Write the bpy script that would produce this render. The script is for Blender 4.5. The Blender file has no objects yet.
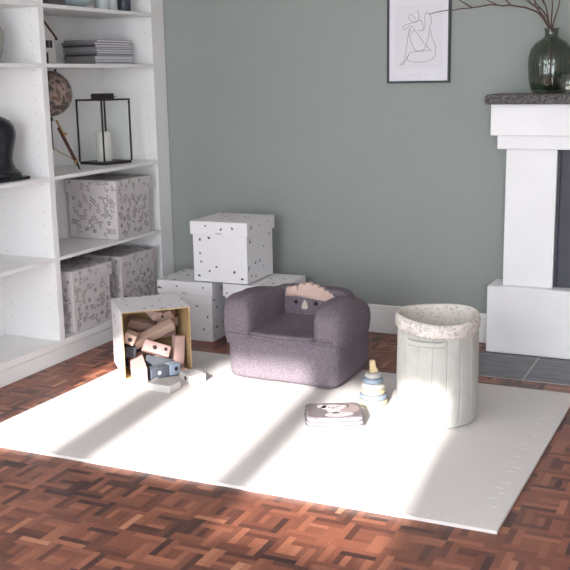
import bpy, bmesh, math, random
from mathutils import Vector, Matrix, Euler, noise
C = bpy.context.scene.collection
PI = math.pi
V = Vector

# ------------------------------------------------------------------ materials
def lin(c):
    return tuple(((x / 255) / 12.92 if x / 255 <= 0.04045 else ((x / 255 + 0.055) / 1.055) ** 2.4) for x in c)

def material(name, rgb, rough=0.6, var=0.0, vscale=8.0, bump=0.0, bscale=200.0, spec=0.5, metal=0.0, trans=0.0, stretch=None, detail=3.0, ior=1.45):
    m = bpy.data.materials.new(name)
    m.use_nodes = True
    nt = m.node_tree
    b = nt.nodes['Principled BSDF']
    c = lin(rgb)
    b.inputs['Base Color'].default_value = (*c, 1)
    b.inputs['Roughness'].default_value = rough
    b.inputs['Metallic'].default_value = metal
    b.inputs['Specular IOR Level'].default_value = spec
    b.inputs['Transmission Weight'].default_value = trans
    b.inputs['IOR'].default_value = ior
    tc = nt.nodes.new('ShaderNodeTexCoord')
    src = tc.outputs['Object']
    if stretch:
        mp = nt.nodes.new('ShaderNodeMapping')
        mp.inputs['Scale'].default_value = stretch
        nt.links.new(src, mp.inputs['Vector'])
        src = mp.outputs['Vector']
    if var > 0:
        n = nt.nodes.new('ShaderNodeTexNoise')
        n.inputs['Scale'].default_value = vscale
        n.inputs['Detail'].default_value = detail
        nt.links.new(src, n.inputs['Vector'])
        r = nt.nodes.new('ShaderNodeValToRGB')
        r.color_ramp.elements[0].position = 0.3
        r.color_ramp.elements[1].position = 0.7
        r.color_ramp.elements[0].color = (*[x * (1 - var) for x in c], 1)
        r.color_ramp.elements[1].color = (*[min(1, x * (1 + var)) for x in c], 1)
        nt.links.new(n.outputs['Fac'], r.inputs['Fac'])
        nt.links.new(r.outputs['Color'], b.inputs['Base Color'])
    if bump > 0:
        n = nt.nodes.new('ShaderNodeTexNoise')
        n.inputs['Scale'].default_value = bscale
        n.inputs['Detail'].default_value = 2
        nt.links.new(src, n.inputs['Vector'])
        bp = nt.nodes.new('ShaderNodeBump')
        bp.inputs['Strength'].default_value = bump
        bp.inputs['Distance'].default_value = 0.003
        nt.links.new(n.outputs['Fac'], bp.inputs['Height'])
        nt.links.new(bp.outputs['Normal'], b.inputs['Normal'])
    return m

M = {}
M['wall'] = material('sage_wall_paint', (151, 156, 152), 0.9, var=0.02, vscale=3, bump=0.05, bscale=300, spec=0.2)
M['wall_white'] = material('white_wall_paint', (226, 225, 222), 0.9, bump=0.05, bscale=300, spec=0.2)
M['ceiling'] = material('ceiling_paint', (228, 227, 224), 0.95)
M['white'] = material('white_lacquer', (243, 242, 242), 0.45, var=0.012, vscale=5, bump=0.03, bscale=60)
M['shelf_hole'] = material('pin_hole_dark', (206, 203, 204), 0.9)
M['plaster'] = material('white_plaster', (243, 242, 244), 0.8, var=0.02, vscale=6, bump=0.25, bscale=40, spec=0.25)
M['stone'] = material('granite_speckle', (88, 84, 83), 0.8, var=0.75, vscale=110, bump=0.5, bscale=90, detail=4)
M['iron'] = material('dark_iron', (72, 72, 83), 0.6, var=0.08, vscale=14, bump=0.1, bscale=80)
M['slate'] = material('slate_tile', (112, 112, 118), 0.5, var=0.25, vscale=9, bump=0.25, bscale=60, stretch=(1, 4, 1))
M['grout'] = material('pale_grout', (176, 170, 168), 0.95)
M['mat'] = material('mat_vinyl', (217, 211, 209), 0.75, var=0.01, vscale=40, bump=0.12, bscale=260, spec=0.3)
M['mat_mark'] = material('mat_mark_white', (250, 249, 248), 0.6)
M['box_floral'] = material('floral_box_cloth', (216, 208, 208), 0.9, var=0.03, vscale=30, bump=0.15, bscale=500, spec=0.15)
M['print_grey'] = material('print_grey', (152, 145, 148), 0.9)
M['print_mauve'] = material('print_mauve', (172, 159, 159), 0.9)
M['print_dark'] = material('print_dark', (84, 82, 92), 0.9)
M['box_white'] = material('white_box_cloth', (234, 231, 234), 0.9, var=0.012, vscale=20, bump=0.12, bscale=500, spec=0.15)
M['tab'] = material('woven_tab', (198, 190, 186), 0.9)
M['board'] = material('raw_board', (186, 158, 116), 0.85, var=0.06, vscale=14)
M['fabric'] = material('purple_boucle', (121, 111, 119), 0.95, var=0.34, vscale=190, bump=0.9, bscale=230, spec=0.1)
M['felt'] = material('pink_felt', (214, 186, 174), 0.95, var=0.05, vscale=60, bump=0.3, bscale=300, spec=0.1)
M['felt_pale'] = material('cream_felt', (204, 192, 182), 0.95, bump=0.3, bscale=300, spec=0.1)
M['black_thread'] = material('black_thread', (44, 40, 46), 0.8)
M['canvas'] = material('grey_green_quilt', (188, 186, 181), 0.95, var=0.05, vscale=25, bump=0.35, bscale=120, spec=0.12)
M['canvas_seam'] = material('quilt_seam', (160, 162, 158), 0.95)
M['cuff'] = material('cream_cuff_cloth', (222, 214, 208), 0.95, bump=0.2, bscale=160, spec=0.12)
M['print_brown'] = material('print_brown', (188, 178, 170), 0.95)
M['wood_cream'] = material('cream_wood', (190, 177, 148), 0.5, var=0.04, vscale=20)
M['wood_blue'] = material('blue_wood', (126, 138, 154), 0.5, var=0.03, vscale=20)
M['wood_white'] = material('white_wood', (190, 186, 181), 0.5, var=0.02, vscale=20)
M['wood_raw'] = material('raw_beech', (208, 184, 144), 0.55, var=0.12, vscale=30, stretch=(1, 1, 6))
M['blk_beige'] = material('block_beige', (190, 164, 150), 0.6, var=0.05, vscale=30)
M['blk_pink'] = material('block_pink', (196, 162, 156), 0.6, var=0.04, vscale=30)
M['blk_rose'] = material('block_rose', (218, 184, 178), 0.6, var=0.03, vscale=30)
M['blk_brown'] = material('block_brown', (168, 140, 130), 0.6, var=0.05, vscale=30)
M['blk_dark'] = material('block_charcoal', (60, 63, 70), 0.6, var=0.05, vscale=30)
M['blk_grey'] = material('block_slate_grey', (88, 94, 104), 0.6, var=0.05, vscale=30)
M['blk_blue'] = material('block_pale_blue', (168, 186, 204), 0.6, var=0.03, vscale=30)
M['blk_white'] = material('block_white', (212, 208, 206), 0.6, var=0.02, vscale=30)
M['hole'] = material('block_hole', (66, 56, 54), 0.9)
M['book_grey'] = material('book_taupe', (112, 102, 104), 0.9, bump=0.2, bscale=200)
M['book_pink'] = material('book_greige', (150, 134, 132), 0.9, bump=0.2, bscale=200)
M['book_white'] = material('book_white', (182, 174, 177), 0.9, bump=0.2, bscale=200)
M['book_pipe'] = material('book_piping', (84, 80, 86), 0.9)
M['black_metal'] = material('black_metal', (62, 55, 54), 0.5, metal=0.3, var=0.1, vscale=40)
M['wax'] = material('white_wax', (236, 233, 226), 0.5)
M['wick'] = material('wick', (40, 36, 34), 0.9)
M['brass'] = material('brass', (196, 166, 118), 0.35, metal=0.8)
M['leg_wood'] = material('dark_brown_wood', (88, 56, 48), 0.5, var=0.15, vscale=40, stretch=(1, 1, 8))
M['paper_white'] = material('paper_white', (226, 224, 228), 0.7)
M['paper_grey'] = material('paper_grey', (176, 174, 178), 0.7)
M['cover_dark'] = material('cover_dark', (84, 78, 84), 0.5)
M['cover_plum'] = material('cover_plum', (112, 78, 96), 0.5)
M['cover_grey'] = material('cover_grey', (128, 126, 130), 0.5)
M['cover_blue'] = material('cover_blue', (150, 162, 174), 0.5)
M['spine_grey'] = material('spine_grey', (150, 145, 146), 0.6)
M['jar_pale'] = material('jar_pale', (204, 211, 215), 0.3)
M['roof'] = material('brown_roof', (98, 68, 60), 0.7, var=0.1, vscale=40)
M['house'] = material('house_white', (224, 221, 220), 0.7)
M['window_black'] = material('window_black', (42, 40, 44), 0.5)
M['window_grey'] = material('window_bars', (168, 164, 166), 0.6)
M['black_gloss'] = material('black_gloss', (26, 28, 34), 0.25, var=0.2, vscale=6)
M['pot_grey'] = material('stoneware_grey', (158, 158, 152), 0.6, var=0.06, vscale=14)
M['bowl_blue'] = material('bowl_blue_grey', (176, 188, 194), 0.35)
M['jar_dark'] = material('jar_dark', (64, 70, 84), 0.3)
M['frame_black'] = material('frame_black', (48, 50, 56), 0.45)
M['print_paper'] = material('print_paper', (224, 222, 229), 0.75)
M['print_panel'] = material('print_panel', (219, 216, 222), 0.75)
M['ink'] = material('ink_line', (104, 94, 98), 0.9)
M['ink_pale'] = material('ink_pale', (186, 180, 184), 0.9)
M['bark'] = material('bark', (86, 64, 58), 0.85, var=0.25, vscale=60, bump=0.4, bscale=120)
M['window_frame'] = material('window_frame_white', (232, 232, 232), 0.5)
def thin_glass(name, tint, rough=0.03, refl=0.12):
    m = bpy.data.materials.new(name); m.use_nodes = True
    nt = m.node_tree; nt.nodes.clear()
    out = nt.nodes.new('ShaderNodeOutputMaterial')
    tr = nt.nodes.new('ShaderNodeBsdfTransparent'); tr.inputs['Color'].default_value = (*lin(tint), 1)
    gl = nt.nodes.new('ShaderNodeBsdfGlossy'); gl.inputs['Roughness'].default_value = rough
    lw = nt.nodes.new('ShaderNodeLayerWeight'); lw.inputs['Blend'].default_value = 0.5
    pw = nt.nodes.new('ShaderNodeMath'); pw.operation = 'POWER'; pw.inputs[1].default_value = 4.0
    ad = nt.nodes.new('ShaderNodeMath'); ad.operation = 'MULTIPLY_ADD'; ad.inputs[1].default_value = 0.6; ad.inputs[2].default_value = refl
    nt.links.new(lw.outputs['Facing'], pw.inputs[0]); nt.links.new(pw.outputs[0], ad.inputs[0])
    mx = nt.nodes.new('ShaderNodeMixShader')
    nt.links.new(ad.outputs[0], mx.inputs['Fac'])
    nt.links.new(tr.outputs['BSDF'], mx.inputs[1]); nt.links.new(gl.outputs['BSDF'], mx.inputs[2])
    nt.links.new(mx.outputs['Shader'], out.inputs['Surface'])
    return m
M['glass'] = thin_glass('clear_glass', (250, 252, 251), 0.03, 0.09)
M['glass_pane'] = thin_glass('lantern_pane', (254.4, 255, 254.7), 0.02, 0.012)
M['glass_green'] = thin_glass('green_glass', (211, 217, 209), 0.05, 0.06)
M['jar_glass'] = thin_glass('jar_glass', (228, 236, 238), 0.05, 0.04)

def globe_material():
    m = material('globe_map', (120, 108, 104), 0.4)
    nt = m.node_tree
    b = nt.nodes['Principled BSDF']
    tc = nt.nodes.new('ShaderNodeTexCoord')
    n = nt.nodes.new('ShaderNodeTexNoise'); n.inputs['Scale'].default_value = 24; n.inputs['Detail'].default_value = 6
    nt.links.new(tc.outputs['Object'], n.inputs['Vector'])
    r = nt.nodes.new('ShaderNodeValToRGB')
    e = r.color_ramp.elements
    e[0].position = 0.46; e[0].color = (*lin((88, 78, 77)), 1)
    e[1].position = 0.52; e[1].color = (*lin((172, 152, 142)), 1)
    x = e.new(0.6); x.color = (*lin((112, 92, 84)), 1)
    nt.links.new(n.outputs['Fac'], r.inputs['Fac'])
    nt.links.new(r.outputs['Color'], b.inputs['Base Color'])
    return m
M['globe'] = globe_material()

def floor_material():
    m = material('parquet_mahogany', (130, 80, 60), 0.38)
    nt = m.node_tree
    b = nt.nodes['Principled BSDF']
    at = nt.nodes.new('ShaderNodeAttribute'); at.attribute_name = 'strip_tone'
    r = nt.nodes.new('ShaderNodeValToRGB')
    e = r.color_ramp.elements
    stops = [(0.0, (52, 35, 34)), (0.16, (76, 47, 41)), (0.4, (115, 69, 54)), (0.62, (137, 83, 64)), (0.84, (160, 102, 78)), (1.0, (198, 142, 110))]
    e[0].position, e[0].color = stops[0][0], (*lin(stops[0][1]), 1)
    e[1].position, e[1].color = stops[-1][0], (*lin(stops[-1][1]), 1)
    for p, c in stops[1:-1]:
        x = e.new(p); x.color = (*lin(c), 1)
    nt.links.new(at.outputs['Fac'], r.inputs['Fac'])
    tc = nt.nodes.new('ShaderNodeTexCoord')
    n = nt.nodes.new('ShaderNodeTexNoise'); n.inputs['Scale'].default_value = 110; n.inputs['Detail'].default_value = 4
    nt.links.new(tc.outputs['Object'], n.inputs['Vector'])
    mr = nt.nodes.new('ShaderNodeMapRange')
    mr.inputs['To Min'].default_value = 0.78; mr.inputs['To Max'].default_value = 1.22
    nt.links.new(n.outputs['Fac'], mr.inputs['Value'])
    mx = nt.nodes.new('ShaderNodeMix'); mx.data_type = 'RGBA'; mx.blend_type = 'MULTIPLY'
    mx.inputs['Factor'].default_value = 1
    nt.links.new(r.outputs['Color'], mx.inputs['A'])
    nt.links.new(mr.outputs['Result'], mx.inputs['B'])
    nt.links.new(mx.outputs['Result'], b.inputs['Base Color'])
    return m
M['floor'] = floor_material()

# ------------------------------------------------------------------ mesh builder
class MB:
    def __init__(s):
        s.v = []; s.f = []; s.m = []; s.sm = []; s.mats = []
    def mi(s, key):
        if key not in s.mats: s.mats.append(key)
        return s.mats.index(key)
    def add(s, verts, faces, key, smooth=False, mx=None):
        o = len(s.v)
        for p in verts:
            p = V(p)
            s.v.append(mx @ p if mx else p)
        i = s.mi(key)
        for f in faces:
            s.f.append([o + k for k in f]); s.m.append(i); s.sm.append(smooth)
        return s
    def bm(s, bm, key, smooth=False, mx=None):
        bm.verts.index_update()
        s.add([v.co.copy() for v in bm.verts], [[v.index for v in f.verts] for f in bm.faces], key, smooth, mx)
        bm.free()
        return s
    def box(s, x0, x1, y0, y1, z0, z1, key, bev=0.0, seg=2, mx=None):
        b = bmesh.new()
        bmesh.ops.create_cube(b, size=1)
        for v in b.verts:
            v.co = V(((x0 + x1) / 2 + v.co.x * (x1 - x0), (y0 + y1) / 2 + v.co.y * (y1 - y0), (z0 + z1) / 2 + v.co.z * (z1 - z0)))
        if bev > 0:
            bmesh.ops.bevel(b, geom=list(b.edges), offset=bev, segments=seg, profile=0.5, affect='EDGES', clamp_overlap=True)
        return s.bm(b, key, False, mx)
    def sup(s, c, h, k, key, N=16, amp=0.0, fs=8.0, seed=0.0, mx=None, fn=None):
        """a rounded cushion block: half sizes h, squareness k"""
        b = bmesh.new()
        bmesh.ops.create_cube(b, size=2)
        bmesh.ops.subdivide_edges(b, edges=list(b.edges), cuts=N, use_grid_fill=True)
        for v in b.verts:
            p = v.co
            p = V([math.copysign(math.tan(abs(x) * PI / 4), x) if abs(x) < 1 else x for x in p])
            L = (abs(p.x) ** k + abs(p.y) ** k + abs(p.z) ** k) ** (1 / k)
            q = p / L
            w = V((c[0] + q.x * h[0], c[1] + q.y * h[1], c[2] + q.z * h[2]))
            if fn: w = fn(w, q)
            if amp:
                n = noise.noise(w * fs + V((seed, seed * 1.7, 3))) * amp + noise.noise(w * fs * 3 + V((seed, 1, 8))) * amp * 0.35
                w += q.normalized() * n
            v.co = w
        return s.bm(b, key, True, mx)
    def lathe(s, prof, key, seg=32, mx=None, cap=True, smooth=True, c=(0, 0, 0), rf=None):
        vs = []; fs = []
        for r, z in prof:
            for k in range(seg):
                a = 2 * PI * k / seg
                rr = r * (rf(a, z) if rf else 1)
                vs.append((c[0] + rr * math.cos(a), c[1] + rr * math.sin(a), c[2] + z))
        for i in range(len(prof) - 1):
            for k in range(seg):
                k2 = (k + 1) % seg
                fs.append([i * seg + k, i * seg + k2, (i + 1) * seg + k2, (i + 1) * seg + k])
        if cap:
            if prof[0][0] > 1e-6: fs.append(list(range(seg))[::-1])
            if prof[-1][0] > 1e-6: fs.append([(len(prof) - 1) * seg + k for k in range(seg)])
        return s.add(vs, fs, key, smooth, mx)
    def tube(s, pts, rad, key, seg=8, mx=None, smooth=True):
        pts = [V(p) for p in pts]
        if not isinstance(rad, (list, tuple)): rad = [rad] * len(pts)
        vs = []; fs = []
        for i, p in enumerate(pts):
            t = (pts[min(i + 1, len(pts) - 1)] - pts[max(i - 1, 0)]).normalized()
            a = t.cross(V((0, 0, 1)) if abs(t.z) < 0.9 else V((1, 0, 0))).normalized()
            b = t.cross(a)
            for k in range(seg):
                g = 2 * PI * k / seg
                vs.append(p + (a * math.cos(g) + b * math.sin(g)) * rad[i])
        for i in range(len(pts) - 1):
            for k in range(seg):
                k2 = (k + 1) % seg
                fs.append([i * seg + k, i * seg + k2, (i + 1) * seg + k2, (i + 1) * seg + k])
        fs.append(list(range(seg))); fs.append([(len(pts) - 1) * seg + k for k in range(seg)][::-1])
        return s.add(vs, fs, key, smooth, mx)
    def prism(s, out, z0, z1, key, mx=None, bev=0.0, seg=2, smooth=False):
        """outline in XY extruded in Z"""
        b = bmesh.new()
        lo = [b.verts.new((x, y, z0)) for x, y in out]
        hi = [b.verts.new((x, y, z1)) for x, y in out]
        n = len(out)
        b.faces.new(lo[::-1]); b.faces.new(hi)
        for k in range(n): b.faces.new([lo[k], lo[(k + 1) % n], hi[(k + 1) % n], hi[k]])
        if bev > 0:
            ed = [e for e in b.edges if abs(e.verts[0].co.z - e.verts[1].co.z) < 1e-9]
            bmesh.ops.bevel(b, geom=ed, offset=bev, segments=seg, profile=0.5, affect='EDGES', clamp_overlap=True)
        return s.bm(b, key, smooth, mx)
    def blob(s, o, u, v, n, a, b, ra, rb, ang, key, seg=7, off=0.0007):
        """flat ellipse printed on the plane through o spanned by u, v"""
        ca, sa = math.cos(ang), math.sin(ang)
        vs = []
        for k in range(seg):
            g = 2 * PI * k / seg
            x, y = ra * math.cos(g), rb * math.sin(g)
            vs.append(o + u * (a + x * ca - y * sa) + v * (b + x * sa + y * ca) + n * off)
        return s.add(vs, [list(range(seg))], key)
    def build(s, name, parent=None, loc=None):
        me = bpy.data.meshes.new(name)
        me.from_pydata([tuple(p) for p in s.v], [], s.f)
        for k in s.mats: me.materials.append(M[k])
        for p, i, sm in zip(me.polygons, s.m, s.sm):
            p.material_index = i; p.use_smooth = sm
        me.update()
        o = bpy.data.objects.new(name, me)
        C.objects.link(o)
        if parent: o.parent = parent
        if loc: o.location = loc
        return o

def tag(o, label, cat, group=None):
    o['label'] = label; o['category'] = cat
    if group: o['group'] = group
    return o
def thing(name, loc, label, cat, group=None, rz=0.0):
    o = bpy.data.objects.new(name, None); C.objects.link(o)
    o.empty_display_size = 0.05
    o.location = loc; o.rotation_euler = (0, 0, rz)
    return tag(o, label, cat, group)
def struct(mb, name):
    o = mb.build(name); o['kind'] = 'structure'; return o

def rrect(w, d, r, seg=6):
    out = []
    for cx, cy, a0 in ((w / 2 - r, d / 2 - r, 0), (-w / 2 + r, d / 2 - r, 90), (-w / 2 + r, -d / 2 + r, 180), (w / 2 - r, -d / 2 + r, 270)):
        for k in range(seg + 1):
            a = math.radians(a0 + 90 * k / seg)
            out.append((cx + r * math.cos(a), cy + r * math.sin(a)))
    return out

# ------------------------------------------------------------------ the room
XL, XR, YF, YB, ZC = -3.2, 2.3, -1.2, 4.655, 2.62
T = 0.12

def build_floor():
    L, W = 0.104, 0.045
    S = L + W
    vs = []; fs = []; tone = []
    rnd = random.Random(11)
    def quad(x0, y0, x1, y1, t):
        x0, x1 = max(x0, XL), min(x1, XR); y0, y1 = max(y0, YF), min(y1, YB)
        if x1 - x0 < 1e-5 or y1 - y0 < 1e-5: return
        k = len(vs)
        vs.extend([(x0, y0, 0), (x1, y0, 0), (x1, y1, 0), (x0, y1, 0)])
        fs.append((k, k + 1, k + 2, k + 3)); tone.append(t)
    def tn():
        r = rnd.random()
        if r < 0.13: return rnd.uniform(0.0, 0.2)
        if r > 0.9: return rnd.uniform(0.8, 1.0)
        return min(0.85, max(0.2, rnd.gauss(0.52, 0.19)))
    def strips(x0, y0, x1, y1, n, along_x):
        base = tn()
        for k in range(n):
            t = base * 0.25 + tn() * 0.75
            if along_x: quad(x0, y0 + (y1 - y0) * k / n, x1, y0 + (y1 - y0) * (k + 1) / n, t)
            else: quad(x0 + (x1 - x0) * k / n, y0, x0 + (x1 - x0) * (k + 1) / n, y1, t)
    ox, oy = -1.057 - S / 2, 2.45 - S / 2
    i0, i1 = int((XL - ox) / S) - 1, int((XR - ox) / S) + 1
    j0, j1 = int((YF - oy) / S) - 1, int((YB - oy) / S) + 1
    for i in range(i0, i1 + 1):
        for j in range(j0, j1 + 1):
            x, y = ox + i * S, oy + j * S
            strips(x, y, x + L, y + W, 2, True)
            strips(x + L, y, x + S, y + L, 2, False)
            strips(x + W, y + L, x + S, y + S, 2, True)
            strips(x, y + W, x + W, y + S, 2, False)
            strips(x + W, y + W, x + L, y + L, 3, rnd.random() < 0.5)
    me = bpy.data.meshes.new('floor')
    me.from_pydata(vs, [], fs)
    at = me.attributes.new('strip_tone', 'FLOAT', 'FACE')
    at.data.foreach_set('value', tone)
    me.materials.append(M['floor'])
    o = bpy.data.objects.new('floor', me); C.objects.link(o)
    o['kind'] = 'structure'
build_floor()
struct(MB().box(XL - T, XR + T, YB, YB + T, -0.05, ZC, 'wall'), 'wall_back')
struct(MB().box(XR, XR + T, YF, YB, -0.05, ZC, 'wall_white'), 'wall_right')
struct(MB().box(XL - T, XR + T, YF - T, YB + T, ZC, ZC + 0.1, 'ceiling'), 'ceiling')

def wall_with_holes(name, axis, a0, a1, p0, p1, holes):
    """axis 'x': runs along X at y in (p0,p1); 'y': runs along Y. holes = (a0,a1,z0,z1) sorted, not overlapping"""
    mb = MB()
    def bx(u0, u1, z0, z1):
        if u1 - u0 < 1e-4 or z1 - z0 < 1e-4: return
        if axis == 'x': mb.box(u0, u1, p0, p1, z0, z1, 'wall_white')
        else: mb.box(p0, p1, u0, u1, z0, z1, 'wall_white')
    u = a0
    for h in holes:
        bx(u, h[0], -0.05, ZC)
        z = -0.05
        for k in range(2, len(h), 2):
            bx(h[0], h[1], z, h[k]); z = h[k + 1]
        bx(h[0], h[1], z, ZC)
        u = h[1]
    bx(u, a1, -0.05, ZC)
    return struct(mb, name)
TAN = 0.42
front_holes = [(-2.15, -1.755, 0.25, 1.25, 1.60, 2.19), (-1.605, -1.085, 0.25, 1.25, 1.60, 2.19), (-0.985, -0.446, 0.25, 1.25, 1.475, 2.13), (0.4, 1.2, 0.35, 2.2)]  # low panes and the rightmost window are added, unseen, to bring in fill light
wall_with_holes('wall_front', 'x', XL - T, XR + T, YF - T, YF, front_holes)
left_holes = [(-0.7, 0.4, 0.4, 2.1)]
wall_with_holes('wall_left', 'y', YF, YB, XL - T, XL, left_holes)
wi = 1
front_panes = [(h[0], h[1], h[k], h[k + 1]) for h in front_holes for k in range(2, len(h), 2)]
for h in front_panes:
    mb = MB(); y0, y1 = YF - T + 0.0, YF - T + 0.04; w = 0.008 if h[2] > 1.3 else 0.04
    mb.box(h[0], h[0] + w, y0, y1, h[2], h[3], 'window_frame').box(h[1] - w, h[1], y0, y1, h[2], h[3], 'window_frame')
    mb.box(h[0] + w, h[1] - w, y0, y1, h[2], h[2] + w, 'window_frame').box(h[0] + w, h[1] - w, y0, y1, h[3] - w, h[3], 'window_frame')
    struct(mb, 'window_%d' % wi); wi += 1  # also frames the openings added only for fill light
for h in left_holes:
    mb = MB(); x0, x1 = XL - T, XL - T + 0.04; w = 0.05; m_ = (h[0] + h[1]) / 2
    mb.box(x0, x1, h[0], h[0] + w, h[2], h[3], 'window_frame').box(x0, x1, h[1] - w, h[1], h[2], h[3], 'window_frame')
    mb.box(x0, x1, h[0] + w, h[1] - w, h[2], h[2] + w, 'window_frame').box(x0, x1, h[0] + w, h[1] - w, h[3] - w, h[3], 'window_frame')
    mb.box(x0, x1, m_ - 0.02, m_ + 0.02, h[2] + w, h[3] - w, 'window_frame')
    struct(mb, 'window_%d' % wi); wi += 1

# baseboard: a tall skirting with a stepped moulding
mb = MB()
mb.box(-2.85, -1.041, YB - 0.014, YB, 0.0, 0.118, 'white', 0.002)
mb.box(-2.85, -1.041, YB - 0.010, YB, 0.118, 0.147, 'white', 0.004)
struct(mb, 'baseboard_back')
# hearth of slate tiles, flush with the parquet
mb = MB()
mb.box(-1.12, 0.62, 4.098, 4.472, -0.01, 0.003, 'grout')
for x0, x1 in ((-1.12, -0.795), (-0.783, -0.45), (-0.438, -0.1), (-0.088, 0.25), (0.262, 0.62)):
    mb.box(x0, x1, 4.103, 4.428, 0.0, 0.005, 'slate', 0.001, 1)
    mb.box(x0, x1, 4.44, 4.469, 0.0, 0.005, 'slate', 0.001, 1)
struct(mb, 'hearth')

# ------------------------------------------------------------------ fireplace
t = thing('fireplace', (-0.4, 4.65, 0), 'white plastered fireplace with stone mantelshelf and dark iron insert against the green wall', 'fireplace')
ox, oy = -0.4, 4.65
def fb(name, boxes, key, bev=0.004, parent=None):
    mb = MB()
    for b in boxes: mb.box(b[0] - ox, b[1] - ox, b[2] - oy, b[3] - oy, b[4], b[5], key, bev)
    return mb.build(name, parent or t)
def mirror(x0, x1): return (2 * ox - x1, 2 * ox - x0)
fb('base', [(-1.041, 0.241, 4.47, 4.65, 0.005, 0.326)], 'plaster', 0.008)
for a in ((-0.977, -0.748), mirror(-0.977, -0.748)):
    fb('pilaster', [(a[0], a[1], 4.512, 4.65, 0.326, 0.963)], 'plaster')
fb('frieze', [(-1.012, 0.212, 4.478, 4.65, 0.963, 1.026)], 'plaster')
fb('cornice', [(-1.036, 0.236, 4.442, 4.65, 1.026, 1.165)], 'plaster')
# rough granite mantelshelf
mb = MB()
b = bmesh.new(); bmesh.ops.create_cube(b, size=1)
for v in b.verts: v.co = V((v.co.x * 1.312, v.co.y * 0.25 - 0.125, 1.1865 + v.co.z * 0.043))
bmesh.ops.bevel(b, geom=list(b.edges), offset=0.006, segments=2, affect='EDGES')
bmesh.ops.subdivide_edges(b, edges=[e for e in b.edges if e.calc_length() > 0.1], cuts=30, use_grid_fill=True)
for v in b.verts:
    d = noise.noise(v.co * 22) * 0.004
    if v.co.z < 1.2 and v.co.y < -0.01: v.co += V((math.copysign(d, v.co.x), -d, 0))
mb.bm(b, 'stone').build('mantel_shelf', t)
ins = fb('fire_insert', [(-0.748, -0.6, 4.545, 4.65, 0.326, 0.963), (-0.2, -0.052, 4.545, 4.65, 0.326, 0.963), (-0.6, -0.2, 4.545, 4.65, 0.78, 0.963), (-0.6, -0.2, 4.63, 4.65, 0.326, 0.78)], 'iron')
fb('insert_rim', [(-0.748, -0.735, 4.53, 4.546, 0.33, 0.963)], 'iron', 0.003, ins)

# ------------------------------------------------------------------ bookcase
XF, XB = -2.857, -3.183
t = thing('bookcase', (-3.02, 3.2, 0), 'white built-in bookcase covering the left wall, two open bays with boxes and ornaments', 'bookcase')
bx_, by_ = -3.02, 3.2
def kb(name, boxes, key='white', bev=0.002, parent=None, holes=None):
    mb = MB()
    for b in boxes: mb.box(b[0] - bx_, b[1] - bx_, b[2] - by_, b[3] - by_, b[4], b[5], key, bev)
    for (x, y, z, sy) in holes or ():
        mb.blob(V((x - bx_, y - by_, z)), V((1, 0, 0)), V((0, 0, 1)), V((0, sy, 0)), 0, 0, 0.0035, 0.0035, 0, 'shelf_hole', 8, 0.0006)
    return mb.build(name, parent or t)
Y0, Y1, Y2, Y3, Y4, Y5 = 2.72, 2.76, 3.60, 3.64, 4.524, 4.65
kb('back_panel', [(-3.198, XB, Y0, Y5, 0.0, 2.42)])
hz = [0.2 + 0.064 * k for k in range(32)]
hz = [z for z in hz if min(abs(z - s) for s in (0.49, 0.865, 1.372, 1.632, 1.99)) > 0.02]
def hol(y, sy): return [(x, y, z, sy) for z in hz for x in (XF - 0.045, XB + 0.05)]
kb('side_panel', [(XB, XF, Y0, Y1, 0.0, 2.42)], holes=hol(Y1, 1))
kb('divider', [(XB, XF, Y2, Y3, 0.0, 2.42)], holes=hol(Y2, -1))
kb('side_panel', [(XB, XF - 0.012, Y4 + 0.004, Y5, 0.0, 2.42)], holes=hol(Y4 + 0.004, -1))
kb('corner_stile', [(XF - 0.012, XF, Y4, Y5, 0.0, 2.42)])
kb('top_panel', [(-3.19, XF + 0.01, Y0 - 0.01, Y5, 2.42, 2.45)])
for z in (0.499, 0.874, 1.381, 1.642, 2.0):
    kb('shelf', [(XB, XF, Y1, Y2, z - 0.0175, z)])
    kb('shelf', [(XB, XF, Y3, Y4, z - 0.0175, z)])
kb('bottom_shelf', [(XB, XF, Y1, Y2, 0.08, 0.104), (XB, XF, Y3, Y4, 0.08, 0.104)])
kb('plinth', [(XF, XF + 0.004, Y0, Y5, 0.072, 0.104), (XF - 0.004, XF + 0.001, Y0, Y5, 0.0, 0.07)], bev=0.0015)

# ------------------------------------------------------------------ play mat
def play_mat():
    x0, x1, y0, y1 = -2.545, -0.562, 2.61, 3.99
    cx, cy = (x0 + x1) / 2, (y0 + y1) / 2
    mb = MB().prism([(-.562 - cx, 2.614 - cy), (-.543 - cx, 3.96 - cy), (-2.51 - cx, 3.965 - cy), (-2.538 - cx, 2.61 - cy)], 0.0, 0.012, 'mat', bev=0.002)
    top = V((0, 0, 0.012)); u, v, n = V((1, 0, 0)), V((0, 1, 0)), V((0, 0, 1))
    rnd = random.Random(4)
    def dash(X, Y, l, w, a): mb.blob(top, u, v, n, X - cx, Y - cy, l / 2, w / 2, a, 'mat_mark', 8, 0.0004)
    for k, (Y, l) in enumerate(((2.77, .03), (2.83, .04), (2.875, .026), (2.915, .034), (2.96, .02), (3.06, .03), (3.1, .044), (3.2, .03), (3.28, .036), (3.33, .02), (3.42, .026), (3.55, .024), (3.62, .02))):
        dash(x1 - 0.045 - 0.015 * (k % 2), Y, l, 0.004, 0.2 * (k % 3 - 1))
    for k in range(34):
        X = x0 + 0.12 + k * 0.055
        dash(X, y0 + 0.03 + rnd.uniform(-.008, .008), rnd.uniform(.008, .02), 0.003, rnd.uniform(-1, 1))
    for k in range(20):
        dash(x0 + 0.035 + rnd.uniform(-.006, .006), y0 + 0.1 + k * 0.06, 0.012, 0.003, rnd.uniform(0, 3))
    o = mb.build('play_mat', loc=(cx, cy, 0))
    tag(o, 'large thin white foam play mat lying on the parquet', 'play mat')
play_mat()

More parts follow.
